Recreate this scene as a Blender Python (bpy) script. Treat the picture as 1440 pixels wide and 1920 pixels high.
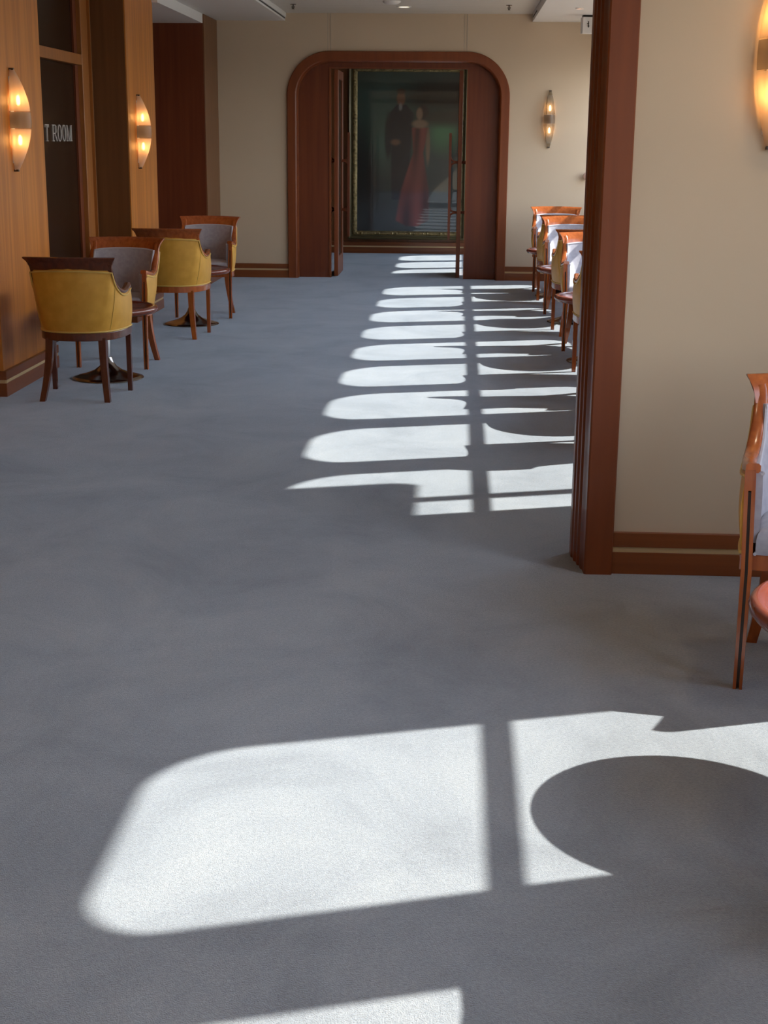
import bpy, bmesh, math, random
from mathutils import Vector, Matrix
for o in list(bpy.data.objects): bpy.data.objects.remove(o)
random.seed(4)
S = bpy.context.scene
COL = S.collection
PI = math.pi
# ------------------------------------------------------------------ camera
F_PX, CAM_H = 2660.0, 1.5
psi, th, roll = math.radians(2.721), math.radians(14.728), 0.009
c_, s_, ct, st = math.cos(psi), math.sin(psi), math.cos(th), math.sin(th)
fw = Vector((-s_*ct, c_*ct, -st)); rt = Vector((c_, s_, 0)); up = rt.cross(fw)
R_ = rt*math.cos(roll) + up*math.sin(roll); U_ = -rt*math.sin(roll) + up*math.cos(roll)
cam = bpy.data.cameras.new('camera'); cam_o = bpy.data.objects.new('camera', cam); COL.objects.link(cam_o)
m = Matrix((R_, U_, -fw)).transposed().to_4x4(); m.translation = (0, 0, CAM_H)
cam_o.matrix_world = m
cam.sensor_fit = 'VERTICAL'; cam.sensor_height = 24.0; cam.lens = F_PX/1920*24.0
cam.clip_start = 0.05; cam.clip_end = 300
S.camera = cam_o
# ------------------------------------------------------------------ view, world, sun
S.view_settings.view_transform = 'Standard'; S.view_settings.look = 'None'
S.view_settings.gamma = 1.0; S.view_settings.use_curve_mapping = False
S.view_settings.exposure = 0.0
WORLD_STRENGTH = 6.5
SUN_STRENGTH = 11.5
w = bpy.data.worlds.new('sky'); S.world = w; w.use_nodes = True
nt = w.node_tree; nt.nodes.clear()
out = nt.nodes.new('ShaderNodeOutputWorld'); bg = nt.nodes.new('ShaderNodeBackground')
tc = nt.nodes.new('ShaderNodeTexCoord'); sx = nt.nodes.new('ShaderNodeSeparateXYZ'); cr = nt.nodes.new('ShaderNodeValToRGB')
mr = nt.nodes.new('ShaderNodeMapRange'); mr.inputs[1].default_value = -1; mr.inputs[2].default_value = 1
nt.links.new(tc.outputs['Generated'], sx.inputs[0]); nt.links.new(sx.outputs['Z'], mr.inputs[0]); nt.links.new(mr.outputs[0], cr.inputs[0])
e = cr.color_ramp.elements
e[0].position = 0.0; e[0].color = (0.26, 0.26, 0.25, 1)
e[1].position = 1.0; e[1].color = (0.42, 0.58, 0.88, 1)
for p, c in ((0.49, (0.36, 0.38, 0.38, 1)), (0.505, (1.0, 0.98, 0.94, 1)), (0.68, (0.78, 0.86, 1.0, 1))):
    x = e.new(p); x.color = c
nt.links.new(cr.outputs[0], bg.inputs[0]); bg.inputs[1].default_value = WORLD_STRENGTH
nt.links.new(bg.outputs[0], out.inputs[0])
SUN_DIR = Vector((1.0, 0.318, 0.90)).normalized()      # towards the sun
sl = bpy.data.lights.new('sun', 'SUN'); sl.energy = SUN_STRENGTH; sl.color = (1.0, 0.965, 0.90); sl.angle = math.radians(0.6)
so = bpy.data.objects.new('sun', sl); COL.objects.link(so); so.location = (12, 6, 12)
so.rotation_euler = SUN_DIR.to_track_quat('Z', 'Y').to_euler()

XW = 1.85        # inner face of the window wall
YP0, YP1 = 4.92, 5.14       # partition with the near archway
YE0, YE1 = 15.87, 16.03     # end wall with the far archway
ZC, ZS = 2.79, 2.71         # slatted ceiling, soffits
# windows: far edge Y of each and width
WIN = [(7.10 + 1.08*k, 0.81) for k in range(9)] + [(17.82, .83), (18.86, .83), (19.92, .83)]
WIN = [(4.065, 0.86), (2.865, 0.84), (1.72, 0.84), (0.56, .84), (-0.6, .84), (-1.76, .84), (-2.92, .84)] + WIN
ZB, ZT0, ZT1, ZTOP = 0.846, 1.521, 1.586, 2.313

# ------------------------------------------------------------------ helpers
def link(name, me, mat=None, parent=None):
    o = bpy.data.objects.new(name, me); COL.objects.link(o)
    if mat is not None: me.materials.append(mat)
    if parent is not None: o.parent = parent
    return o
def tag(o, label, cat=None, group=None):
    o['label'] = label
    if cat: o['category'] = cat
    if group: o['group'] = group
    return o
def empty(name, loc, rz, label, cat, group=None):
    o = bpy.data.objects.new(name, None); COL.objects.link(o); o.location = loc; o.rotation_euler = (0, 0, rz)
    o.empty_display_size = .1
    return tag(o, label, cat, group)
def structure(o, label=None):
    o['kind'] = 'structure'
    if label: o['label'] = label
    return o
class MB:
    def __init__(s): s.v = []; s.f = []
    def box(s, x0, x1, y0, y1, z0, z1):
        n = len(s.v)
        s.v += [(x, y, z) for z in (z0, z1) for x, y in ((x0, y0), (x1, y0), (x1, y1), (x0, y1))]
        s.f += [tuple(n+i for i in q) for q in ((3,2,1,0), (4,5,6,7), (0,1,5,4), (1,2,6,5), (2,3,7,6), (3,0,4,7))]
        return s
    def loft(s, rings, closed=True, caps=True, loop=False):
        n = len(s.v); k = len(rings[0]); R = len(rings)
        for r in rings: s.v += [tuple(p) for p in r]
        last = R if loop else R-1
        for i in range(last):
            a = n + i*k; b = n + ((i+1) % R)*k
            for j in range(k if closed else k-1):
                j2 = (j+1) % k
                s.f.append((a+j, a+j2, b+j2, b+j))
        if caps and closed and not loop:
            s.f.append(tuple(n+j for j in reversed(range(k)))); s.f.append(tuple(n+(R-1)*k+j for j in range(k)))
        return s
    def tube(s, pts, r, seg=8, loop=False):
        pts = [Vector(p) for p in pts]; rings = []
        for i, p in enumerate(pts):
            if loop: t = pts[(i+1) % len(pts)] - pts[i-1]
            else: t = pts[min(i+1, len(pts)-1)] - pts[max(i-1, 0)]
            t.normalize()
            a = Vector((0, 0, 1)) if abs(t.z) < .9 else Vector((1, 0, 0))
            u = t.cross(a).normalized(); v = u.cross(t)
            rr = r[i] if isinstance(r, (list, tuple)) else r
            rings.append([p + (u*math.cos(2*PI*j/seg) + v*math.sin(2*PI*j/seg))*rr for j in range(seg)])
        return s.loft(rings, True, True, loop)
    def lathe(s, prof, seg=40, c=(0, 0)):
        rings = [[(c[0]+r*math.cos(2*PI*j/seg), c[1]+r*math.sin(2*PI*j/seg), z) for j in range(seg)] for r, z in prof]
        return s.loft(rings)
    def prism(s, poly, axis, a, b):
        # poly of 2D points, extruded along axis from a to b
        def P(p, t):
            if axis == 'x': return (t, p[0], p[1])
            if axis == 'y': return (p[0], t, p[1])
            return (p[0], p[1], t)
        return s.loft([[P(p, a) for p in poly], [P(p, b) for p in poly]])
    def make(s, name, mat=None, parent=None, smooth=False, bevel=0, auto=None):
        me = bpy.data.meshes.new(name); me.from_pydata([tuple(v) for v in s.v], [], s.f); me.update()
        bm = bmesh.new(); bm.from_mesh(me); bmesh.ops.recalc_face_normals(bm, faces=bm.faces)
        if smooth or auto:
            ang = math.radians(auto or 40)
            for f in bm.faces: f.smooth = True
            for ed in bm.edges:
                if len(ed.link_faces) == 2 and ed.calc_face_angle(0) > ang: ed.smooth = False
        bm.to_mesh(me); bm.free()
        o = link(name, me, mat, parent)
        if bevel:
            md = o.modifiers.new('b', 'BEVEL'); md.width = bevel; md.segments = 2; md.limit_method = 'ANGLE'; md.angle_limit = math.radians(40)
        return o
def crom(P, n):
    P = [Vector(p) for p in P]; out = []
    for i in range(len(P)-1):
        a = P[i-1] if i else P[0]*2-P[1]; b = P[i]; c = P[i+1]; d = P[i+2] if i+2 < len(P) else P[-1]*2-P[-2]
        for k in range(n):
            t = k/n
            out.append(.5*((2*b) + (c-a)*t + (2*a-5*b+4*c-d)*t*t + (3*b-a-3*c+d)*t**3))
    out.append(P[-1]); return out

# ------------------------------------------------------------------ materials
def mat(name, col, rough=.5, metal=0, spec=.5, coat=0, coat_rough=.1, emit=None, estr=0, sheen=0):
    m = bpy.data.materials.new(name); m.use_nodes = True
    b = m.node_tree.nodes['Principled BSDF']
    b.inputs['Base Color'].default_value = (*col, 1); b.inputs['Roughness'].default_value = rough
    b.inputs['Metallic'].default_value = metal; b.inputs['Specular IOR Level'].default_value = spec
    b.inputs['Coat Weight'].default_value = coat; b.inputs['Coat Roughness'].default_value = coat_rough
    b.inputs['Sheen Weight'].default_value = sheen
    if emit: b.inputs['Emission Color'].default_value = (*emit, 1); b.inputs['Emission Strength'].default_value = estr
    return m
def N(m, t, **kw):
    n = m.node_tree.nodes.new(t)
    for k, v in kw.items(): n.inputs[k].default_value = v
    return n
def noise_col(m, cols, scale=(1, 1, 1), nscale=5, detail=4, pos=(.3, .7), bump=0, bdist=.002, rough=None, coord='Object', dist=0):
    L = m.node_tree.links; b = m.node_tree.nodes['Principled BSDF']
    tc = N(m, 'ShaderNodeTexCoord'); mp = N(m, 'ShaderNodeMapping'); mp.inputs['Scale'].default_value = scale
    L.new(tc.outputs[coord], mp.inputs[0])
    n = N(m, 'ShaderNodeTexNoise', Scale=nscale, Detail=detail, Distortion=dist); L.new(mp.outputs[0], n.inputs[0])
    r = N(m, 'ShaderNodeValToRGB'); L.new(n.outputs[0], r.inputs[0])
    el = r.color_ramp.elements
    el[0].position = pos[0]; el[0].color = (*cols[0], 1); el[1].position = pos[1]; el[1].color = (*cols[-1], 1)
    for i, c in enumerate(cols[1:-1]):
        x = el.new(pos[0] + (pos[1]-pos[0])*(i+1)/(len(cols)-1)); x.color = (*c, 1)
    L.new(r.outputs[0], b.inputs['Base Color'])
    if bump:
        bp = N(m, 'ShaderNodeBump', Strength=bump, Distance=bdist); L.new(n.outputs[0], bp.inputs['Height']); L.new(bp.outputs[0], b.inputs['Normal'])
    return m
def grain(name, cols, scale=(14, 14, .5), rough=.3, coat=.3, **kw):
    return noise_col(mat(name, cols[0], rough, spec=.35, coat=coat, coat_rough=.15), cols, scale, kw.get('ns', 2.2), 6, kw.get('pos', (.3, .7)), .05, .001, dist=kw.get('dist', .3))

M_VENEER = grain('orange cherry veneer', [(.29, .090, .014), (.56, .205, .032), (.40, .135, .020), (.60, .23, .040)], (5, 5, .16), .40, .12, pos=(.25, .75), dist=.2)
M_DOORF = grain('brown door frame wood', [(.27, .095, .022), (.36, .135, .032)], (12, 12, .6), .4, .15)
M_DARKPANEL = grain('dark red brown veneer', [(.125, .028, .010), (.17, .042, .014)], (10, 10, .4), .4, .2)
M_BROWNPANEL = grain('brown veneer', [(.14, .055, .018), (.19, .075, .025)], (10, 10, .4), .4, .2)
M_JAMB = grain('reddish mahogany casing', [(.165, .040, .011), (.21, .054, .014)], (9, 9, .5), .42, .12)
M_CHAIR = grain('polished cherry wood', [(.27, .062, .014), (.42, .11, .024)], (30, 30, 4), .24, .5, ns=1.5)
M_CHAIRDARK = grain('dark mahogany stain', [(.085, .022, .012), (.13, .035, .017)], (30, 30, 4), .24, .5, ns=1.5)
M_BASEB = grain('baseboard cherry', [(.17, .046, .012), (.22, .064, .017)], (.6, .6, 14), .35, .25)
M_BRASS = mat('brushed brass inlay', (.62, .47, .26), .5, .45)
M_CHROME = mat('polished chrome', (.75, .75, .76), .12, 1)
M_STEEL = mat('dark polished base', (.30, .28, .27), .16, 1)
M_WHITE = mat('white painted soffit', (.70, .70, .69), .6)
M_SLAT = mat('grey white ceiling slat', (.62, .60, .56), .45)
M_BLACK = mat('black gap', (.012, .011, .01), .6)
M_GOLDF = noise_col(mat('old gilt moulding', (.2, .15, .07), .45, .5), [(.12, .09, .04), (.28, .22, .10), (.42, .33, .17)], (1, 1, 1), 22, 4, (.3, .7), .8, .01)
M_OLIVE = mat('dark olive moulding', (.10, .085, .042), .35, .2)
M_YEL = noise_col(mat('mustard leather', (.5, .33, .07), .42, spec=.4), [(.58, .305, .040), (.66, .355, .055)], (1, 1, 1), 14, 3, (.35, .65), .08, .002)
M_PIPE_Y = mat('mustard piping', (.66, .45, .12), .45)
M_GREY = noise_col(mat('lilac grey upholstery', (.30, .28, .32), .75, sheen=.2), [(.31, .295, .335), (.37, .355, .39)], (1, 1, 1), 40, 3, (.35, .65), .15, .001)
M_PIPE_G = mat('grey piping', (.44, .42, .45), .7)
M_TABLE = noise_col(mat('maroon lacquered table top', (.16, .03, .02), .22, coat=.4), [(.15, .030, .017), (.21, .045, .025)], (1, 1, 1), 6, 4, (.3, .7), 0)
M_GLASSDOOR = mat('dark glazed door panel', (.024, .010, .004), .25, spec=.12)
M_LETTER = mat('silver letters', (.55, .53, .50), .4, .3)
M_DARKLIP = mat('dark rim', (.05, .03, .02), .4)

def wallpaper(name, a, b):
    m = mat(name, a, .75)
    noise_col(m, [a, b], (1, 1, 1), 1.3, 3, (.3, .7))
    L = m.node_tree.links; tc = N(m, 'ShaderNodeTexCoord'); n = N(m, 'ShaderNodeTexNoise', Scale=260, Detail=2)
    L.new(tc.outputs['Object'], n.inputs[0]); bp = N(m, 'ShaderNodeBump', Strength=.12, Distance=.001)
    L.new(n.outputs[0], bp.inputs['Height']); L.new(bp.outputs[0], m.node_tree.nodes['Principled BSDF'].inputs['Normal'])
    return m
M_WALL = wallpaper('cream wall covering', (.55, .445, .32), (.58, .47, .34))

def carpet():
    m = mat('blue grey carpet', (.3, .32, .35), .95, spec=.15, sheen=.6)
    nd = m.node_tree; L = nd.links; b = nd.nodes['Principled BSDF']
    tc = N(m, 'ShaderNodeTexCoord')
    mp = N(m, 'ShaderNodeMapping'); mp.inputs['Scale'].default_value = (1, .9, 1); L.new(tc.outputs['Object'], mp.inputs[0])
    n1 = N(m, 'ShaderNodeTexNoise', Scale=1.6, Detail=7, Roughness=.68, Distortion=.6); L.new(mp.outputs[0], n1.inputs[0])
    r1 = N(m, 'ShaderNodeValToRGB'); L.new(n1.outputs[0], r1.inputs[0])
    e = r1.color_ramp.elements
    e[0].position = .30; e[0].color = (.206, .205, .203, 1); e[1].position = .70; e[1].color = (.358, .360, .352, 1)
    x_ = e.new(.5); x_.color = (.288, .293, .295, 1)
    n2 = N(m, 'ShaderNodeTexNoise', Scale=120, Detail=3, Roughness=.7); L.new(tc.outputs['Object'], n2.inputs[0])
    r2 = N(m, 'ShaderNodeMapRange'); r2.inputs[1].default_value = .3; r2.inputs[2].default_value = .7; r2.inputs[3].default_value = .80; r2.inputs[4].default_value = 1.2
    L.new(n2.outputs[0], r2.inputs[0])
    mx = N(m, 'ShaderNodeMix'); mx.data_type = 'RGBA'; mx.blend_type = 'MULTIPLY'; mx.inputs[0].default_value = 1
    L.new(r1.outputs[0], mx.inputs[6]); L.new(r2.outputs[0], mx.inputs[7]); L.new(mx.outputs[2], b.inputs['Base Color'])
    n3 = N(m, 'ShaderNodeTexNoise', Scale=330, Detail=2); L.new(tc.outputs['Object'], n3.inputs[0])
    bp = N(m, 'ShaderNodeBump', Strength=.55, Distance=.006); L.new(n3.outputs[0], bp.inputs['Height']); L.new(bp.outputs[0], b.inputs['Normal'])
    b.inputs['Sheen Tint'].default_value = (.60, .78, 1, 1); b.inputs['Sheen Roughness'].default_value = .5
    return m
M_CARPET = carpet()

def pane_mat():
    m = bpy.data.materials.new('window glass'); m.use_nodes = True; nd = m.node_tree; nd.nodes.clear()
    o = nd.nodes.new('ShaderNodeOutputMaterial'); mx = nd.nodes.new('ShaderNodeMixShader'); t = nd.nodes.new('ShaderNodeBsdfTransparent'); g = nd.nodes.new('ShaderNodeBsdfGlossy')
    t.inputs[0].default_value = (.95, .97, .97, 1); g.inputs['Roughness'].default_value = .01; mx.inputs[0].default_value = .05
    nd.links.new(t.outputs[0], mx.inputs[1]); nd.links.new(g.outputs[0], mx.inputs[2]); nd.links.new(mx.outputs[0], o.inputs[0]); return m
M_PANE = pane_mat()
def shade_mat(name, tint, transp):
    m = bpy.data.materials.new(name); m.use_nodes = True; nd = m.node_tree; nd.nodes.clear()
    o = nd.nodes.new('ShaderNodeOutputMaterial'); a = nd.nodes.new('ShaderNodeBsdfTranslucent'); b = nd.nodes.new('ShaderNodeBsdfPrincipled')
    b.inputs['Base Color'].default_value = (*tint, 1); b.inputs['Roughness'].default_value = .3; a.inputs[0].default_value = (*tint, 1)
    t = nd.nodes.new('ShaderNodeBsdfTransparent'); t.inputs[0].default_value = (1, .95, .85, 1)
    m1 = nd.nodes.new('ShaderNodeMixShader'); m2 = nd.nodes.new('ShaderNodeMixShader'); m1.inputs[0].default_value = .45; m2.inputs[0].default_value = transp
    nd.links.new(a.outputs[0], m1.inputs[1]); nd.links.new(b.outputs[0], m1.inputs[2]); nd.links.new(m1.outputs[0], m2.inputs[1]); nd.links.new(t.outputs[0], m2.inputs[2]); nd.links.new(m2.outputs[0], o.inputs[0]); return m
M_SHADE = shade_mat('frosted sconce glass', (.66, .53, .42), .13)
M_BAND = shade_mat('smoky sconce band', (.24, .21, .18), .15)
M_BULB = mat('glowing bulb', (1, .7, .35), .5, emit=(1.0, .50, .15), estr=40)
M_DOWNL = mat('lit downlight lens', (1, .9, .7), .5, emit=(1, .83, .55), estr=3.0)
M_DOWNR = mat('lit orange lens', (1, .6, .4), .5, emit=(1, .45, .22), estr=3.0)

# ------------------------------------------------------------------ setting: floor, ceilings, walls
structure(MB().box(-3.3, 2.2, -4.2, 20.7, -.06, 0).make('floor', M_CARPET), 'blue grey fitted carpet over the whole floor')

cl = MB().box(-3.3, XW+.04, -4.2, YP0, ZC, ZC+.06).box(-3.3, XW+.04, YP0, 13.9, ZC+.012, ZC+.07).box(-1.87, .77, 13.9, YE0, ZC+.012, ZC+.07).box(-3.3, -1.87, 13.9, YE0, ZC+.012, ZC+.07).box(.77, XW+.04, 13.9, YE0, ZC+.012, ZC+.07).box(-3.3, 2.2, YE0, 20.7, ZC+.012, ZC+.07)
ceil = structure(cl.make('ceiling', M_SLAT), 'grey white ceiling with thin linear slats')
slat0 = None
y = 12.9
while y < YE0-.02:
    y1 = min(y+.094, YE0-.002)
    if slat0 is None or y1-y < .09:
        o = MB().box(-1.84, .765, 0, y1-y, -.002, .012).make('slat', M_SLAT, ceil, bevel=.002)
        if slat0 is None: slat0 = o
    else:
        o = slat0.copy(); COL.objects.link(o)
    o.location = (0, y, ZC)
    y += .104
# soffits
sf = MB().box(-3.3, -1.875, YP1, YE0, ZS, ZC+.01)
sfo = structure(sf.make('trim_1', M_WHITE), 'white lowered soffit along the left side')
MB().box(-1.875, -1.855, YP1, YE0, ZS, ZS+.018).make('lip', M_WHITE, sfo)
MB().box(-1.874, -1.858, YP1, YE0, ZS+.018, ZS+.034).make('shadow_slot', M_BLACK, sfo)
MB().box(-1.875, -1.846, YP1, YE0, ZS+.034, ZC+.01).make('fascia', M_WHITE, sfo)
sfr = structure(MB().box(.77, XW, YP1, YE0, ZS, ZC+.01).make('trim_2', M_WHITE), 'white lowered soffit along the right side')
MB().box(.766, .770, 15.0, 15.35, ZS+.035, ZS+.045).make('slot', M_BLACK, sfr)
MB().box(.766, .770, 15.42, 15.75, ZS+.035, ZS+.045).make('slot', M_BLACK, sfr)
# bulkhead over the recess between second and third pier
structure(MB().box(-3.25, -2.60, 12.80, 15.05, 2.62, ZS+.001).make('trim_3', M_WHITE), 'white bulkhead over the dark wooden recess')

def arc(cx, cz, r, a0, a1, n=14):
    return [(cx + r*math.cos(a0+(a1-a0)*i/n), cz + r*math.sin(a0+(a1-a0)*i/n)) for i in range(n+1)]
def arch_path(x0, x1, zt, r, d, n=16):
    r2 = r-d; x0 += d; x1 -= d; zt -= d
    return [(x1, 0)] + arc(x1-r2, zt-r2, r2, 0, PI/2, n) + arc(x0+r2, zt-r2, r2, PI/2, PI, n) + [(x0, 0)]
def wall_with_arch(name, X0, X1, Y0, Y1, H, ax0, ax1, zt, r, d):
    p = arch_path(ax0, ax1, zt, r, d)
    mb = MB().box(X0, ax0+d, Y0, Y1, 0, H).box(ax1-d, X1, Y0, Y1, 0, H).box(ax0+d, ax1-d, Y0, Y1, zt-d, H)
    n = 17
    ra = p[1:1+n]; mb.prism([(ax1-d, zt-d)] + ra[::-1], 'y', Y0, Y1)
    la = p[1+n:1+2*n]; mb.prism([(ax0+d, zt-d)] + la[::-1], 'y', Y0, Y1)
    return mb.make(name, M_WALL)
AX0, AX1, AZT, AR = -1.84, .555, 2.405, .46
structure(wall_with_arch('wall_end', -3.25, XW+.04, YE0, YE1, ZC+.05, AX0, AX1, AZT, AR, .05), 'cream end wall around the far archway')
structure(wall_with_arch('wall_partition', -3.2, XW+.04, YP0, YP1, ZC+.05, -2.3, .585, AZT+.02, AR, .05), 'cream partition wall beside the near archway')
def arch_trim(name, ax0, ax1, zt, r, prof, material, label):
    paths = [arch_path(ax0, ax1, zt, r, d) for d, y in prof]
    rings = [[(paths[j][i][0], prof[j][1], paths[j][i][1]) for j in range(len(prof))] for i in range(len(paths[0]))]
    return structure(MB().loft(rings).make(name, material, auto=30), label)
tr4 = arch_trim('trim_4', AX0, AX1, AZT, AR, [(0, YE0), (0, YE0-.028), (.006, YE0-.034), (.088, YE0-.034), (.10, YE0-.026), (.108, YE0-.006), (.112, YE0+.02), (.112, YE0+.17), (.05, YE0+.17), (.05, YE0)], M_JAMB, 'reddish wooden casing of the far rounded archway')
y = YP0
tr5 = arch_trim('trim_5', -2.3, .585, AZT+.02, AR, [(0, y), (0, y-.03), (.004, y-.036), (.094, y-.036), (.10, y-.032), (.102, y+.02), (.108, y+.035), (.108, y+.07), (.116, y+.078), (.116, y+.12), (.124, y+.13), (.124, y+.17), (.13, y+.18), (.13, y+.245), (.05, y+.245), (.05, y)], M_JAMB, 'reddish brown stepped wooden jamb of the near archway')
# vertical wallpaper joints above the far arch
for i, x in enumerate((-1.37, .085)):
    a = MB().box(x-.0042, x+.0035, YE0-.003, YE0, AZT+.005, ZC).box(x-.032, x-.027, YE0-.002, YE0, AZT+.005, ZC)
    structure(a.make('trim_%d' % (6+i), mat('seam strip', (.42, .37, .30), .7)), 'thin joint strips on the cream wall above the arch')

def baseboard(name, x0, x1, y0, y1, nx, ny, parent=None, label='cherry baseboard with a pale brass inlay', w=.022):
    # runs along face; (nx,ny) points into the room
    def seg(z0, z1, t):
        if nx: return (x0, x0+nx*t, y0, y1, z0, z1) if nx > 0 else (x0+nx*t, x0, y0, y1, z0, z1)
        return (x0, x1, y0+ny*t, y0, z0, z1) if ny < 0 else (x0, x1, y0, y0+ny*t, z0, z1)
    o = MB().box(*seg(0, .08, w)).box(*seg(.10, .152, w)).make(name, M_BASEB, parent, bevel=.0015)
    i = MB().box(*seg(.08, .10, w-.007)).make('brass_strip', M_BRASS, o)
    if parent is None: structure(o, label)
    return o
baseboard('baseboard_end_left', -2.57, AX0, YE0, 0, 0, -1, label='baseboard on the end wall left of the arch')
baseboard('baseboard_end_right', AX1, XW, YE0, 0, 0, -1, label='baseboard on the end wall right of the arch')
baseboard('baseboard_partition', .585, XW, YP0, 0, 0, -1, label='baseboard of the near cream wall with brass line')
baseboard('baseboard_far', -2.6, .6, 19.53, 0, 0, -1, label='baseboard under the large framed painting')

# left piers and recesses
def pier(name, x, y0, y1, label, zt=ZS, m=M_VENEER, xl=-3.3):
    o = structure(MB().box(xl, x, y0, y1, 0, zt).make(name, m, bevel=.002), label)
    baseboard('baseboard', x, 0, y0-.02, y1+.02, 1, 0, o)
    baseboard('baseboard', xl, x+.02, y0, 0, 0, -1, o)
    return o
pier('wall_left_pier', -2.655, 8.22, 9.32, 'orange cherry veneered pier at left edge with first sconce')
p2 = pier('wall_left_pier.001', -2.65, 11.75, 12.82, 'second cherry veneered pier beside the dark doorway')
MB().box(-3.29, -2.66, 11.744, 11.75, .155, ZS).make('side_panel', M_BROWNPANEL, p2)
p3 = pier('wall_left_pier.002', -2.59, 15.05, YE0+.16, 'last wooden pier in the corner of end wall', m=M_BROWNPANEL)
MB().box(-3.29, -2.60, 15.044, 15.05, .155, 2.62).make('side_panel', M_DARKPANEL, p3)
structure(MB().box(-3.4, -3.2, 12.82, 15.05, 0, ZC).make('wall_left_recess', M_DARKPANEL), 'dark veneered back of the recess')
structure(MB().box(-3.4, -3.2, -4.2, 8.22, 0, ZC).make('wall_left', M_VENEER), 'veneered left wall of the near lounge')
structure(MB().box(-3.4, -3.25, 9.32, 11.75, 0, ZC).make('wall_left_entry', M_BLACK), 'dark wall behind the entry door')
structure(MB().box(-3.4, 2.2, -4.3, -4.2, 0, ZC+.05).make('wall_back', M_WALL), 'cream wall behind the viewer')
# vestibule beyond the far arch
structure(MB().box(-2.6, .6, 19.53, 19.65, 0, ZC+.05).make('wall_far', M_BROWNPANEL), 'wood panelled wall carrying the large painting')
structure(MB().box(-2.7, -2.6, YE1, 19.65, 0, ZC+.05).make('wall_vestibule_left', M_BROWNPANEL), 'left wall of the far vestibule')
structure(MB().box(-2.7, 2.2, 20.6, 20.7, 0, ZC+.05).make('wall_vestibule_end', M_WALL), 'cream wall at the far end')

# ------------------------------------------------------------------ window wall with rounded windows
def rrect(y0, y1, z0, z1, r, n=7):
    p = []
    for cy, cz, a in ((y1-r, z1-r, 0), (y0+r, z1-r, PI/2), (y0+r, z0+r, PI), (y1-r, z0+r, 1.5*PI)):
        p += arc(cy, cz, r, a, a+PI/2, n)
    return p
T = .03; RW = .25
mb = MB()
ws = sorted((yt-wd-.004, yt+.010) for yt, wd in WIN)
zb, zt = ZB-.0, ZTOP+.022
mb.box(XW, XW+T, -4.3, 20.7, 0, zb).box(XW, XW+T, -4.3, 20.7, zt, ZC+.05)
prev = -4.3
for a, b in ws + [(20.7, None)]:
    mb.box(XW, XW+T, prev, a, zb, zt)
    if b is None: break
    RW = .20 if a < 4.5 else .26
    for (cy, cz, sy, sz) in ((a, zb, 1, 1), (b, zb, -1, 1), (a, zt, 1, -1), (b, zt, -1, -1)):
        poly = [(cy, cz)] + [(cy+sy*(RW-RW*math.cos(t)), cz+sz*(RW-RW*math.sin(t))) for t in [i*PI/2/7 for i in range(8)]]
        mb.prism(poly, 'x', XW, XW+T)
    prev = b
    RW = .25
structure(mb.make('wall_right', M_WALL), 'cream window wall on the right')
for k, (a, b) in enumerate(ws):
    RW = .20 if a < 4.5 else .26
    o_ = rrect(a-.035, b+.035, zb-.035, zt+.035, RW+.035); i_ = rrect(a, b, zb, zt, RW)
    rings = [[(XW-.012, *o_[j]), (XW-.012, *i_[j]), (XW, *i_[j]), (XW, *o_[j])] for j in range(len(o_))]
    fr = structure(MB().loft(rings, loop=True, caps=False).make('window_%d' % (k+1), M_JAMB, auto=40), 'rounded corner window with a transom bar')
    MB().box(XW+.004, XW+.020, a, b, ZT0, ZT1).make('transom', M_WHITE, fr)
    pn = MB(); pn.v = [(XW+.022, *p) for p in i_]; pn.f = [tuple(range(len(i_)))]
    pn.make('pane', M_PANE, fr)

# deck post outside the window next to the partition (its shade breaks up that window's sun patch)
dp = empty('deck_post', (2.55, 0, 0), 0, 'grey steel post with a wide housing on the deck outside the window', 'post')
yy = 5.99 + .318*2.45
MB().box(-.03, .03, yy-.035, yy+.035, 0, 3.3).make('post', mat('grey deck paint', (.45, .46, .46), .5), dp)
MB().box(-.05, .05, 6.45, 7.09, 2.49, 3.4).box(-.04, .04, 6.45, 7.06, 2.455, 2.49).make('housing', mat('white deck paint', (.6, .6, .6), .5), dp)
structure(MB().box(1.9, 9.0, -6, 22, -.25, -.05).make('ground', mat('teak deck', (.42, .33, .24), .7)), 'open deck outside the windows')

# ------------------------------------------------------------------ far arch: fixed panels and open doors
YD = YE0 + .10
fp = MB().box(-1.79, -1.395, YD, YD+.05, 0, 2.36).box(.112, .50, YD, YD+.05, 0, 2.36).box(-1.395, .112, YD, YD+.05, 2.245, 2.36)
# trim corners of the panel so that it keeps inside the rounded opening
def panel_poly(x0, x1, z0, side):
    p = arch_path(AX0, AX1, AZT, AR, .08)
    return p
p = arch_path(AX0, AX1, AZT, AR, .08)
n = 17
R = p[1:1+n]; Lf = p[1+n:1+2*n]
fpan = MB()
fpan.prism([(.112, 0)] + [p[0]] + [q for q in R if q[0] > .112] + [(.112, AZT-.08)], 'y', YD, YD+.05)
fpan.prism([(-1.395, AZT-.08)] + [q for q in Lf if q[0] < -1.395] + [p[-1], (-1.395, 0)], 'y', YD, YD+.05)
fpan.box(-1.395, .112, YD, YD+.05, 2.245, AZT-.08)
fd = structure(fpan.make('door_2', M_DARKPANEL), 'dark red fixed wooden panels inside the far arch')
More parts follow.
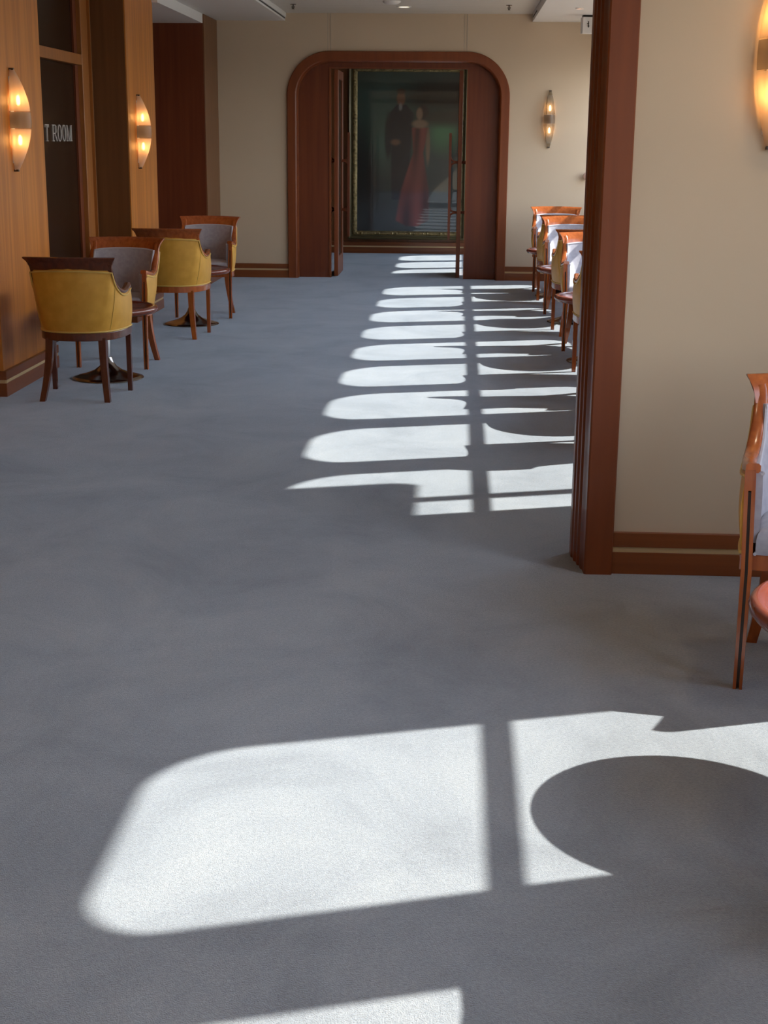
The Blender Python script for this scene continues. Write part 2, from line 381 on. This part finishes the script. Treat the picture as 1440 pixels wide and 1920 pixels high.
# inner rebates
MB().box(-1.395, -1.375, YD-.01, YD+.06, 0, 2.245).make('stop', M_JAMB, fd)
MB().box(.098, .112, YD-.01, YD+.06, 0, 2.245).make('stop', M_JAMB, fd)
MB().box(-1.375, .098, YD-.01, YD+.06, 2.232, 2.245).make('stop', M_JAMB, fd)
def handle(name, x, y, sgn, parent):
    # tall pull bar on two curled stand-offs
    mb = MB()
    xb = x + sgn*.085
    mb.box(xb-.014, xb+.014, y-.014, y+.014, .42, 1.57)
    for zc in (.72, 1.26):
        for s2 in (-1, 1):
            pts = [(x, y, zc+s2*.004), (x+sgn*.045, y, zc+s2*.010), (x+sgn*.068, y, zc+s2*.03), (xb, y, zc+s2*.075)]
            mb.tube(crom(pts, 4), .011, 6)
    return mb.make(name, M_DARKPANEL, parent, auto=40)
def leaf(x0, y0, y1, label, hy):
    e_ = structure(MB().box(x0-.022, x0+.022, y0, y0+.10, 0.008, 2.225).box(x0-.022, x0+.022, y1-.10, y1, .008, 2.225)
                   .box(x0-.022, x0+.022, y0+.1, y1-.1, .008, .22).box(x0-.022, x0+.022, y0+.1, y1-.1, 2.13, 2.225).make('door_3', M_JAMB, bevel=.003), label)
    MB().box(x0-.005, x0+.005, y0+.1, y1-.1, .22, 2.13).make('glass_pane', M_GLASSDOOR, e_)
    for s in (-1, 1): handle('handle', x0+s*.022, hy, s, e_)
    return e_
leaf(-1.325, YD+.08, YD+.80, 'left open leaf of the glazed double door', YD+.50)
leaf(.035, YD+.08, YD+.80, 'right open leaf of the glazed double door', YD+.12)

# ------------------------------------------------------------------ entry door between the first two piers
XD = -2.955
dr = structure(MB().box(XD-.06, XD+.03, 11.43, 11.63, 0, ZS).box(XD-.06, XD+.03, 9.32, 9.45, 0, ZS)
               .box(XD-.06, XD+.03, 9.45, 11.43, 2.035, 2.115).make('door_1', M_DOORF, bevel=.004), 'dark double door with silver letters in the left recess')
MB().box(XD-.04, XD-.005, 11.335, 11.43, 0, 2.035).box(XD-.04, XD-.005, 11.335, 11.43, 2.115, ZS).make('door_stop', M_DARKPANEL, dr)
MB().box(XD-.03, XD+.05, 11.63, 11.65, 0, ZS).make('corner_bead', M_DOORF, dr)
MB().box(XD-.05, XD-.02, 9.45, 11.335, 2.115, ZS).make('transom_panel', M_GLASSDOOR, dr)
MB().box(XD-.05, XD-.02, 9.45, 11.335, 0, 2.035).make('door_leaf', M_GLASSDOOR, dr)
MB().box(XD-.03, XD+.03, 11.65, 11.75, 0, ZS).make('side_reveal', M_BROWNPANEL, dr)
def letter(ch, y0, y1, z0, z1):
    W, H = y1-y0, z1-z0; mb = MB(); x0, x1 = XD-.021, XD-.012; t = .013; h = .006
    def P(pts): mb.prism([(y0+a*W, z0+b*H) for a, b in pts], 'x', x0, x1)
    def rect(a, b, c, d): P([(a, c), (b, c), (b, d), (a, d)])
    tw = t/W; hw = h/H
    if ch == 'T':
        rect(.5-tw/2, .5+tw/2, 0, 1-hw); rect(0, 1, 1-hw, 1); rect(0, .08, .82, 1-hw); rect(.92, 1, .82, 1-hw); rect(.25, .75, 0, hw)
    if ch == 'R':
        rect(.1, .1+tw, hw, 1-hw); rect(0, .35, 0, hw); rect(0, .6, 1-hw, 1); rect(.2, .6, .5-hw, .5)
        P([(.6, .5), (.6, .5-hw), (.78, .56), (.78, .92), (.6, 1), (.6, 1-hw), (.66, .9), (.66, .6)][::1])
        P([(.42, .5), (.42+tw, .5), (1, 0), (1-tw, 0)])
    if ch == 'O':
        n_ = 18
        ro = [(.5+.5*math.cos(2*PI*i/n_), .5+.52*math.sin(2*PI*i/n_)) for i in range(n_)]
        ri = [(.5+(.5-tw)*math.cos(2*PI*i/n_), .5+(.52-hw)*math.sin(2*PI*i/n_)) for i in range(n_)]
        rings = []
        for i in range(n_):
            q = [(y0+p[0]*W, z0+p[1]*H) for p in (ro[i], ri[i])]
            rings.append([(x0, *q[0]), (x1, *q[0]), (x1, *q[1]), (x0, *q[1])])
        mb.loft(rings, loop=True, caps=False)
    if ch == 'M':
        rect(.06, .06+h/W, hw, 1); rect(.94-tw, .94, hw, 1); rect(0, .2, 0, hw); rect(.72, 1, 0, hw); rect(0, .12, 1-hw, 1); rect(.86, 1, 1-hw, 1)
        P([(.06, 1), (.06+tw, 1), (.5+tw/3, 0), (.5-tw/3, 0)]); P([(.94-h/W, 1), (.94-h/W-.06, 1), (.5-.02, .0), (.5+.05, 0)])
    o = mb.make('letter', M_LETTER, dr); return o
for ch, a, b in (('T', 10.466, 10.56), ('R', 10.655, 10.78), ('O', 10.795, 10.90), ('O', 10.925, 11.02), ('M', 11.045, 11.195)):
    letter(ch, a, b, 1.463, 1.582)

# ------------------------------------------------------------------ armchair
def plan_half(): pass
# right half of the top edge (front tip -> back corner -> rail end) and matching bottom edge
TOP = [(.250, -.008, .642), (.256, .05, .632), (.259, .12, .621), (.257, .19, .621), (.251, .25, .636), (.243, .30, .668), (.237, .345, .712), (.234, .378, .765)]
BOT = [(.249, -.004, .395), (.250, .04, .395), (.249, .10, .395), (.243, .17, .395), (.230, .23, .395), (.208, .288, .395), (.178, .332, .395), (.148, .358, .395)]
TOPB = [(.165, .415, .773), (.085, .441, .777), (0, .450, .778)]
BOTB = [(.105, .381, .395), (.055, .394, .395), (0, .399, .395)]
RAILC = [(.234, .378, .765), (.236, .392, .785), (.240, .400, .797)]
def full(H, B, n=4):
    h = crom(H, n); b = crom([H[-1]] + B, n)[1:]
    right = h + b
    left = [Vector((-p.x, p.y, p.z)) for p in reversed(right[:-1])]
    return right + left
def shell(off, ztop_off, zbot, name, material, parent, thick=.012, inner=False):
    Tp = full(TOP, TOPB); Bp = full(BOT, BOTB); K = 7
    rings = []
    for a, b in zip(Tp, Bp):
        b = Vector((b.x, b.y, zbot)); a = a + Vector((0, 0, ztop_off))
        col_o, col_i = [], []
        for k in range(K+1):
            t = k/K; q = b.lerp(a, t)
            # inward direction in plan
            d = Vector((-q.x, .16-q.y, 0)); d.x *= 1.0
            if q.y < .2: d.y *= .15
            d.normalize()
            bul = .010*math.sin(PI*t)
            q2 = q - d*bul if not inner else q + d*(.004*math.sin(PI*t))
            o2 = off + (.032*(1-t)*min(1, max(0, (q.y-.1)/.2)) if inner else 0)
            col_o.append(q2 + d*off); col_i.append(q2 + d*(o2+thick))
        rings.append(col_o + col_i[::-1])
    return MB().loft(rings).make(name, material, parent, auto=55)
def sweep_rect(pts, w, h, inward=True):
    rings = []
    for i, p in enumerate(pts):
        t = (pts[min(i+1, len(pts)-1)] - pts[max(i-1, 0)]).normalized()
        ref = Vector((-1 if p.x > 0 else 1, 0, 0)) if abs(p.x) > .15 else Vector((0, -1, 0))
        u = (ref - t*ref.dot(t)).normalized(); v = t.cross(u)
        if v.z < 0: v = -v
        c = p + u*(w/2-.004)
        rings.append([c + u*a*w/2 + v*b*h/2 for a, b in ((-1, -.6), (-.7, -1), (.7, -1), (1, -.6), (1, .6), (.7, 1), (-.7, 1), (-1, .6))])
    return rings
def make_chair(dark=False):
    root = bpy.data.objects.new('tub_armchair', None); COL.objects.link(root); root.empty_display_size = .1
    W_ = M_CHAIRDARK if dark else M_CHAIR
    # seat rail
    plan = [Vector((p.x*1.012, p.y*1.012, 0)) for p in full(BOT, BOTB, 3)]
    MB().prism([(p.x, p.y) for p in plan], 'z', .350, .397).make('seat_rail', W_, root, bevel=.004)
    # seat cushion
    rings = []
    for z, s in ((.398, .985), (.408, 1.0), (.440, 1.0), (.458, .985), (.470, .94), (.478, .82), (.483, .5), (.484, .05)):
        rings.append([(p.x*.84*s, .17+(p.y*.86-.17)*s - (.012 if p.y < .1 else 0) + .004, z) for p in plan])
    seat = MB().loft(rings).make('seat', M_GREY, root, auto=60)
    MB().tube([(p.x*.845, p.y*.86-.012, .402) for p in plan if p.y < .02] , .005, 6).make('piping', M_PIPE_G, seat)
    # shells
    b1 = shell(0, -.006, .397, 'outer_back', M_YEL, root)
    sm = full(TOP, TOPB); sb = full(BOT, BOTB)
    MB().tube([Vector((p.x*1.012, p.y*1.01+.001, .402)) for p in sb], .0055, 6).make('piping', M_PIPE_Y, b1)
    up_ = [q + Vector((0.004 if q.x > 0 else -.004, .006 if q.y > .3 else 0, -.022)) for q in sm]
    MB().tube(up_, .005, 6).make('piping', M_PIPE_Y, b1)
    for sgn in (-1, 1):      # seams where the side panels meet the back
        i = 30 if sgn > 0 else len(sm)-31
        i = 22 if sgn > 0 else len(sm)-23
        a, b = sm[i], sb[i]; pts = []
        for k in range(7):
            t = k/6; q = b.lerp(a, t); d = Vector((-q.x, .16-q.y, 0)).normalized()
            pts.append(q - d*(.0105*math.sin(PI*t)+.0012) + Vector((0, 0, -.012*t+.004)))
        MB().tube(pts, .0022, 5).make('seam', M_PIPE_Y, b1)
    b2 = shell(.022, -.008, .43, 'inner_back', M_GREY, root, .020, True)
    # piping round the inner back panel
    inn = []
    for q in sm:
        d = Vector((-q.x, .16-q.y, 0));
        if q.y < .2: d.y *= .15
        d.normalize(); inn.append(q + d*.042 + Vector((0, 0, -.014)))
    MB().tube(inn, .006, 6).make('piping', M_PIPE_G, b2)
    # wooden arm frame each side
    for sgn in (1, -1):
        pts = crom(TOP + RAILC[1:], 5)
        pts = [Vector((sgn*p.x, p.y, p.z)) for p in pts]
        MB().loft(sweep_rect(pts, .040, .026)).make('arm_frame', W_, root, auto=50)
    # crest rail
    rings = []
    nu = 17
    for i in range(nu):
        u = -1+2*i/(nu-1); bow = .060*(1-u*u)+.008; r = []
        sec = [(.758, .378, .237), (.775, .386, .238), (.795, .396, .243), (.810, .406, .252), (.822, .418, .262), (.829, .422, .267), (.833, .418, .266)]
        fr = [(.834, .404, .264), (.830, .396, .262), (.818, .384, .254), (.800, .371, .244), (.780, .358, .238), (.758, .348, .234)]
        for z, yy_, hw in sec + fr: r.append((u*hw, yy_+bow, z + (.004*(1-u*u))))
        rings.append(r)
    MB().loft(rings).make('crest_rail', W_, root, auto=45)
    # front legs with a groove running down the face
    for sgn in (1, -1):
        def sec(z, hs, g):
            cx = sgn*(.232 if z < .35 else .232 + (z-.35)*.03)
            a = hs/2
            return [(cx-a, -.012, z), (cx-.0042, -.012, z), (cx-.0042, -.012+g, z), (cx+.0042, -.012+g, z), (cx+.0042, -.012, z), (cx+a, -.012, z), (cx+a, -.012+hs, z), (cx-a, -.012+hs, z)]
        MB().loft([sec(0, .026, .016), (sec(.35, .030, .016)), sec(.575, .030, .016), sec(.579, .030, .0005), sec(.626, .030, .0005), sec(.636, .027, .0005)]).make('leg', W_, root, auto=30)
        g = MB()
        for z0_, z1_, c0, c1 in ((.004, .35, .232, .232), (.35, .574, .232, .2387)):
            rr_ = [[(sgn*c+a, b, z) for a, b in ((-.0042, -.0045), (.0042, -.0045), (.0042, .003), (-.0042, .003))] for z, c in ((z0_, c0), (z1_, c1))]
            g.loft(rr_)
        g.make('groove_shade', M_DARKLIP, root)['label'] = 'dark strip for the shade in the leg groove'  # dark strip puts the shade inside the groove into colour
        pts = crom([(sgn*.155, .330, .365), (sgn*.160, .345, .25), (sgn*.174, .375, .12), (sgn*.192, .415, .0)], 4)
        rings = []
        for i, q in enumerate(pts):
            a = .022 - .006*i/(len(pts)-1)
            rings.append([(q.x-a, q.y-a*1.1, q.z), (q.x+a, q.y-a*1.1, q.z), (q.x+a, q.y+a*1.1, q.z), (q.x-a, q.y+a*1.1, q.z)])
        MB().loft(rings).make('leg', W_, root, auto=35)
    return root
def tree(o): return [o] + [d for c in o.children for d in tree(c)]
def copy_tree(o, parent=None):
    c = o.copy(); COL.objects.link(c); c.parent = parent
    for ch in list(o.children): copy_tree(ch, c)
    return c
proto = {False: make_chair(False), True: make_chair(True)}
used = set()
GL, GR = 'tub armchairs along the wooden left wall', 'tub armchairs along the window side'
def chair(x, y, deg, label, group, dark=False):
    if dark in used: r = copy_tree(proto[dark])
    else: r = proto[dark]; used.add(dark)
    r.location = (x, y, 0); r.rotation_euler = (0, 0, math.radians(deg)); tag(r, label, 'chair', group)
    return r
chair(-2.195, 8.50, 180, 'dark framed armchair with mustard yellow back, nearest of the left row', GL, True)
chair(-2.27, 9.33, -4, 'cherry armchair showing its grey inside, facing the nearest left table', GL)
chair(-2.17, 11.20, 180, 'cherry armchair with yellow back towards the viewer, beyond the first left pair', GL)
chair(-2.14, 12.12, 0, 'grey lined cherry armchair farthest away on the left, beside the cream wall', GL)
XR = 1.045
chair(XR, 14.70, 0, 'shaded cherry armchair with grey inside, farthest on the right against the end wall', GR)
chair(XR, 13.88, 180, 'yellow backed armchair facing the farthest right table', GR)
chair(XR, 12.75, 0, 'sunlit grey armchair with glowing orange rail, behind the middle right table', GR)
chair(XR, 11.69, 180, 'yellow sided armchair with dark curled arm in front of the middle right table', GR)
chair(XR, 10.47, 0, 'sunlit grey armchair with diagonal shadow, behind the nearer round table', GR)
chair(XR, 9.50, 180, 'yellow sided armchair half hidden by the near wooden jamb', GR)
chair(XR, 8.30, 0, 'grey lined armchair hidden behind the jamb, fourth table, facing the viewer', GR)
chair(XR, 7.28, 180, 'yellow backed armchair hidden behind the jamb, nearest the partition', GR)
chair(1.056, 3.775, -11, 'large cherry armchair cut by the right edge, against the near cream wall', 'armchairs at the near table')
chair(1.0, 2.62, 180, 'armchair on the viewer side of the near red table, outside the frame', 'armchairs at the near table')

# ------------------------------------------------------------------ pedestal tables
def make_table():
    root = bpy.data.objects.new('pedestal_table', None); COL.objects.link(root); root.empty_display_size = .1
    MB().lathe([(.02, .418), (.285, .418), (.315, .424), (.325, .436), (.327, .447), (.322, .458), (.311, .464), (.300, .464), (.292, .459), (.288, .456), (.02, .456)], 56).make('table_top', M_TABLE, root, auto=60)
    MB().lathe([(.01, .405), (.09, .405), (.09, .418), (.01, .418)], 24).make('mounting_plate', M_STEEL, root, auto=40)
    MB().lathe([(.023, .10), (.021, .15), (.021, .406)], 24).make('stem', M_CHROME, root, auto=40)
    MB().lathe([(.222, 0), (.225, .004), (.222, .009), (.19, .018), (.14, .032), (.09, .052), (.055, .078), (.035, .108), (.026, .135)], 56).make('base', M_STEEL, root, auto=60)
    return root
tp = make_table(); first = [True]
def table(x, y, label, group):
    r = tp if first[0] else copy_tree(tp); first[0] = False
    r.location = (x, y, 0); tag(r, label, 'table', group)
table(-2.205, 8.94, 'dark maroon round table between the nearest left chairs', 'pedestal tables on the left')
table(-2.17, 11.71, 'dark maroon round table between the farther left chairs', 'pedestal tables on the left')
table(XR-.01, 14.29, 'farthest small round table on the right, near the end wall', 'pedestal tables on the right')
table(XR-.02, 12.22, 'middle right round table with sunlit rim behind yellow chair', 'pedestal tables on the right')
table(XR-.02, 9.98, 'round dark table just left of the near jamb', 'pedestal tables on the right')
table(XR-.02, 7.81, 'round table hidden behind the near jamb', 'pedestal tables on the right')
table(1.032, 3.17, 'sunlit red round table cut by the right edge', 'pedestal table in front of the near chair')

# ------------------------------------------------------------------ wall sconces
M_SHADE_, M_BAND_, M_BULB_ = M_SHADE, M_BAND, M_BULB
M_SHADE2 = shade_mat('smoky sconce glass', (.22, .19, .15), .42)
M_BULB2 = mat('dimmer bulb', (1, .7, .35), .5, emit=(1.0, .50, .18), estr=16)
def make_sconce(dim=False):
    M_SHADE, M_BAND, M_BULB = (M_SHADE2, M_BAND_, M_BULB2) if dim else (M_SHADE_, M_BAND_, M_BULB_)
    root = bpy.data.objects.new('wall_sconce', None); COL.objects.link(root); root.empty_display_size = .1
    # local: wall plane y=0, room towards -y, z centred
    HH = .292
    def rings(z0, z1, n, k=0.0):
        out_ = []
        for i in range(n+1):
            z = z0+(z1-z0)*i/n; f = 1-(abs(z)/HH)**1.9*.80
            hw, dp_ = .062*f, .112*f
            out_.append([(hw*math.cos(PI+PI*j/14), dp_*math.sin(PI+PI*j/14)-.006, z) for j in range(15)])
        return out_
    for a, b, nm, mm in ((.052, HH, 'upper_shade', M_SHADE), (-HH, -.052, 'lower_shade', M_SHADE), (-.047, .047, 'centre_band', M_BAND)):
        MB().loft(rings(a, b, 10), closed=False, caps=False).make(nm, mm, root, smooth=True, auto=60)
    MB().box(-.028, .028, -.008, 0, -.25, .25).make('back_plate', M_WHITE, root)
    for z in (HH, -HH):
        MB().box(-.013, .013, -.028, 0, z-.006, z+.006).make('end_clip', M_DARKLIP, root)
    MB().box(-.014, .014, -.05, -.006, -.04, .04).make('lamp_holder', M_DARKLIP, root)
    for z in (.115, -.115):
        MB().lathe([(.002, z-.030), (.010, z-.024), (.013, z), (.009, z+.022), (.002, z+.030)], 12, (0, -.045)).make('bulb', M_BULB, root, smooth=True)
    return root
sp = make_sconce(); first_s = [True]
def sconce(x, y, z, deg, label, dim=False):
    if dim: r = make_sconce(True)
    else: r = sp if first_s[0] else copy_tree(sp); first_s[0] = False
    r.location = (x, y, z); r.rotation_euler = (0, 0, math.radians(deg)); tag(r, label, 'wall lamp', 'lens shaped wall sconces')
sconce(-2.656, 8.66, 1.59, 90, 'large lit sconce on the nearest wooden pier at the left')
sconce(-2.651, 12.08, 1.54, 90, 'lit sconce on the second wooden pier past the dark door')
sconce(.985, YE0, 1.72, 0, 'greyish spindle sconce on the far cream wall right of the arch', True)
sconce(1.035, YP0, 1.775, 0, 'bright sconce cut by the right edge on the near cream wall')

# ------------------------------------------------------------------ painting
YPT = 19.53
pt = empty('framed_painting', (-.67, YPT, 0), 0, 'huge dark painting in an old gilt frame seen through the arch', 'painting')
fx0, fx1, fz0, fz1 = -1.445, .120, .19, 2.43
prof = [(0, 0), (0, .07), (.015, .085), (.03, .072), (.045, .05), (.06, .05), (.075, .068), (.095, .066), (.108, .045), (.118, .03), (.118, 0)]
def rect_in(d): return [(fx0+d*1.0, fz0+d*.9), (fx1-d*.62, fz0+d*.9), (fx1-d*.62, fz1-d*.62), (fx0+d*1.0, fz1-d*.62)]
def frame_ring(pr, nm, mm):
    rr = [rect_in(d) for d, h in pr]
    rings = [[(rr[j][i][0]+.67, -pr[j][1], rr[j][i][1]) for j in range(len(pr))] for i in range(4)]
    return MB().loft(rings, loop=True, caps=False).make(nm, mm, pt)
frame_ring([(0, 0), (0, .07), (.015, .085), (.03, .072), (.045, .05), (.06, .05), (.06, 0)], 'outer_frame', M_OLIVE)
inner = frame_ring([(.06, 0), (.06, .05), (.075, .068), (.095, .066), (.108, .045), (.118, .03), (.118, 0)], 'inner_frame', M_GOLDF)
orn = MB()      # carved bosses along the gilt moulding
def boss(x, z, s):
    orn.lathe([(.001, 0), (s, 0), (s*.7, s*.5), (.001, s*.7)], 8)
    k = 8*4
    for i in range(len(orn.v)-k, len(orn.v)):
        a, b, c = orn.v[i]; orn.v[i] = (x+.67+a, -.062-c, z+b)
for i in range(34):
    z = fz0+.12+(fz1-fz0-.2)*i/33; s = .016+.006*math.sin(i*1.9); boss(fx0+.085, z, s); boss(fx1-.055, z, s*.7)
for i in range(24):
    x = fx0+.12+(fx1-fx0-.2)*i/23; s = .015+.007*math.sin(i*1.7); boss(x, fz0+.078, s); boss(x, fz1-.055, s*.7)
orn.make('carved_ornament', M_GOLDF, pt, auto=60)['kind'] = 'stuff'
# canvas: a soft generic evening scene with one dark blue and one rose coloured form
cx0, cx1, cz0, cz1 = fx0+.118, fx1-.073, fz0+.106, fz1-.073
NX, NZ = 96, 136
def sstep(a, b, x):
    t = min(1, max(0, (x-a)/(b-a))); return t*t*(3-2*t)
def ell(u, v, cu, cv, ru, rv, soft=.25):
    d = math.sqrt(((u-cu)/ru)**2 + ((v-cv)/rv)**2); return 1-sstep(1-soft, 1+soft, d)
def mixc(a, b, t): return tuple(x+(y-x)*t for x, y in zip(a, b))
rnd = random.Random(2); blobs = [(rnd.random(), rnd.random(), .05+.12*rnd.random(), .04+.10*rnd.random(), rnd.uniform(-1, 1)) for _ in range(60)]
def paint(u, v):       # u 0..1 left to right, v 0..1 bottom to top
    c = mixc((.022, .034, .034), (.030, .060, .052), ell(u, v, .25, .80, .5, .3, .9))
    c = mixc(c, (.045, .11, .085), .8*ell(u, v, .22, .60, .14, .16, .9))
    c = mixc(c, (.05, .15, .07), .9*ell(u, v, .84, .62, .13, .10, .8))
    c = mixc(c, (.020, .016, .010), .9*ell(u, v, .82, .86, .38, .09, .6))
    c = mixc(c, (.022, .018, .012), .9*ell(u, v, .85, .72, .28, .05, .6))
    c = mixc(c, (.010, .010, .010), .9*ell(u, v, .06, .35, .12, .32, .7))
    c = mixc(c, (.045, .055, .065), .7*(1-sstep(.06, .30, v)))
    n = sum(s*ell(u, v, a, b, ru, rv, 1) for a, b, ru, rv, s in blobs)
    c = tuple(max(.003, x*(1+.16*n)) for x in c)
    # dark blue form
    navy = (.006, .008, .014)
    def col_(cu, h0, v0, h1, v1, k, cc):
        nonlocal c
        if v1 <= v <= v0:
            t = (v0-v)/(v0-v1); hw = h0+(h1-h0)*t
            c = mixc(c, cc, k*(1-sstep(.80, 1.10, abs(u-cu)/hw)))
    col_(.425, .045, .80, .125, .745, .95, navy); col_(.425, .125, .745, .10, .52, .95, navy); col_(.42, .10, .52, .085, .20, .95, navy)
    c = mixc(c, navy, .9*ell(u, v, .30, .60, .035, .14, .3))
    c = mixc(c, (.16, .085, .050), .9*ell(u, v, .42, .838, .040, .045, .25))
    c = mixc(c, (.05, .025, .012), .8*ell(u, v, .42, .880, .040, .018, .4))
    c = mixc(c, (.22, .22, .22), .8*ell(u, v, .415, .785, .016, .022, .4))
    c = mixc(c, (.17, .09, .055), .7*ell(u, v, .37, .565, .045, .018, .5))
    # rose form
    for (h0, v0, h1, v1) in ((.085, .66, .050, .50), (.050, .50, .14, .26), (.14, .26, .165, .07), (.165, .07, .05, .03)):
        if v1 <= v < v0:
            t = (v0-v)/(v0-v1); hw = h0+(h1-h0)*t; cu = .61 - .07*(.66-v)/.6
            fold = .62+.22*math.sin((u-cu)*70/(1+2*(.66-v)))+.18*math.sin((u-cu)*31+9*v)
            c = mixc(c, (.21*fold, .048*fold, .040*fold+.01*(.66-v)), .95*(1-sstep(.86, 1.08, abs(u-cu)/hw)))
    c = mixc(c, (.21, .135, .085), .9*ell(u, v, .605, .68, .075, .026, .35))
    c = mixc(c, (.17, .11, .07), .85*ell(u, v, .685, .54, .020, .11, .4))
    c = mixc(c, (.020, .012, .010), .95*ell(u, v, .635, .755, .048, .042, .3))
    c = mixc(c, (.22, .14, .09), .9*ell(u, v, .60, .742, .030, .038, .3))
    return c
verts, faces = [], []
for j in range(NZ+1):
    for i in range(NX+1): verts.append((cx0+(cx1-cx0)*i/NX+.67, -.020, cz0+(cz1-cz0)*j/NZ))
for j in range(NZ):
    for i in range(NX): a = j*(NX+1)+i; faces.append((a, a+1, a+NX+2, a+NX+1))
me = bpy.data.meshes.new('canvas'); me.from_pydata(verts, [], faces)
ca = me.color_attributes.new('paint', 'FLOAT_COLOR', 'POINT')
buf = []
for j in range(NZ+1):
    for i in range(NX+1): buf += [*paint(i/NX, j/NZ), 1]
ca.data.foreach_set('color', buf)
mc = mat('oil paint under glass', (.1, .1, .1), .6, coat=1.0, coat_rough=.015)
mc.node_tree.nodes['Principled BSDF'].inputs['Coat IOR'].default_value = 1.75
vc = N(mc, 'ShaderNodeVertexColor'); vc.layer_name = 'paint'
mc.node_tree.links.new(vc.outputs[0], mc.node_tree.nodes['Principled BSDF'].inputs['Base Color'])
link('canvas', me, mc, pt)

# ------------------------------------------------------------------ ceiling fittings
def downlight(x, y, z, r, lens, label, lit=True):
    e_ = empty('ceiling_downlight', (x, y, z), 0, label, 'ceiling light')
    MB().lathe([(r*.72, .002), (r*.72, -.004), (r*.8, -.009), (r, -.006), (r*1.02, .0), (r*1.02, .002)], 28).make('ring', M_WHITE, e_, auto=50)
    MB().lathe([(.001, -.004), (r*.72, -.0045), (r*.72, -.001), (.001, -.001)], 28).make('lens', lens, e_, auto=50)
    return e_
downlight(-.56, 15.06, ZC, .075, M_DOWNL, 'round lit downlight in the slatted ceiling above the arch')
downlight(1.13, 14.22, ZS, .04, M_DOWNR, 'tiny orange lit downlight in the right soffit')
for x, y, lb in ((1.25, 4.35, 'added warm downlight, out of view, for the near cream wall'), (-.6, 3.2, 'added warm downlight, out of view, above the near carpet')):  # both lamps added out of view to warm the near wall
    e_ = downlight(x, y, ZC, .075, M_DOWNL, lb)
    ll = bpy.data.lights.new('added_warm_spot', 'SPOT'); ll.energy = 22; ll.color = (1, .80, .55); ll.spot_size = 2.3; ll.spot_blend = 1; ll.shadow_soft_size = .07
    lo = bpy.data.objects.new('lamp', ll); COL.objects.link(lo); lo.parent = e_; lo.location = (0, 0, -.03)
dl = tag(MB().lathe([(.001, -.03), (.06, -.028), (.085, -.012), (.09, 0), (.001, 0)], 28).make('smoke_detector', M_WHITE, auto=50), 'white round detector on the ceiling at the top edge', 'detector')
dl.location = (-.66, 14.50, ZC)
def sprinkler(x, y, label):
    e_ = empty('sprinkler_head', (x, y, ZC), 0, label, 'sprinkler', 'ceiling sprinklers')
    MB().lathe([(.001, -.006), (.028, -.006), (.034, 0), (.001, 0)], 16).make('rosette', M_STEEL, e_, auto=50)
    MB().tube([(0, 0, -.004), (0, 0, -.045)], .006, 8).tube([(-.012, 0, -.018), (-.012, 0, -.036), (0, 0, -.044)], .003, 5).tube([(.012, 0, -.018), (.012, 0, -.036), (0, 0, -.044)], .003, 5).make('frame', M_DARKLIP, e_, auto=50)
    MB().lathe([(.001, -.049), (.014, -.049), (.014, -.046), (.001, -.046)], 12).make('deflector', M_DARKLIP, e_, auto=50)
sprinkler(-1.655, 14.85, 'left ceiling sprinkler by the soffit edge')
sprinkler(.485, 14.85, 'right ceiling sprinkler above the arch corner')
bx = empty('ceiling_speaker_box', (1.30, 15.0, 0), math.radians(8), 'small white box hanging under the right soffit by the jamb', 'box')
MB().box(-.085, .085, -.05, .05, 2.535, 2.69).make('housing', M_WHITE, bx, bevel=.004)
MB().box(-.075, .10, -.03, .03, 2.69, 2.71).make('bracket', M_BLACK, bx)
mk = MB().box(-.032, -.024, -.056, -.05, 2.59, 2.65).box(-.042, -.022, -.056, -.05, 2.622, 2.63).box(-.036, -.018, -.056, -.05, 2.60, 2.607)
mk.make('dark_mark', M_BLACK, bx)
kn = empty('round_wall_fitting', (1.405, YE0, 1.13), 0, 'small pinkish round knob on the far cream wall', 'wall fitting')
MB().tube([(0, 0, 0), (0, -.03, 0)], .018, 12).tube([(0, -.03, 0), (0, -.042, 0), (0, -.07, 0), (0, -.08, 0)], [.03, .04, .038, .02], 14).make('knob', mat('dusty pink knob', (.45, .30, .24), .5), kn, auto=50)

S.cycles.max_bounces = 8; S.cycles.diffuse_bounces = 5; S.cycles.glossy_bounces = 4; S.cycles.transparent_max_bounces = 12
S.cycles.sample_clamp_indirect = 4.0; S.cycles.caustics_reflective = False; S.cycles.caustics_refractive = False
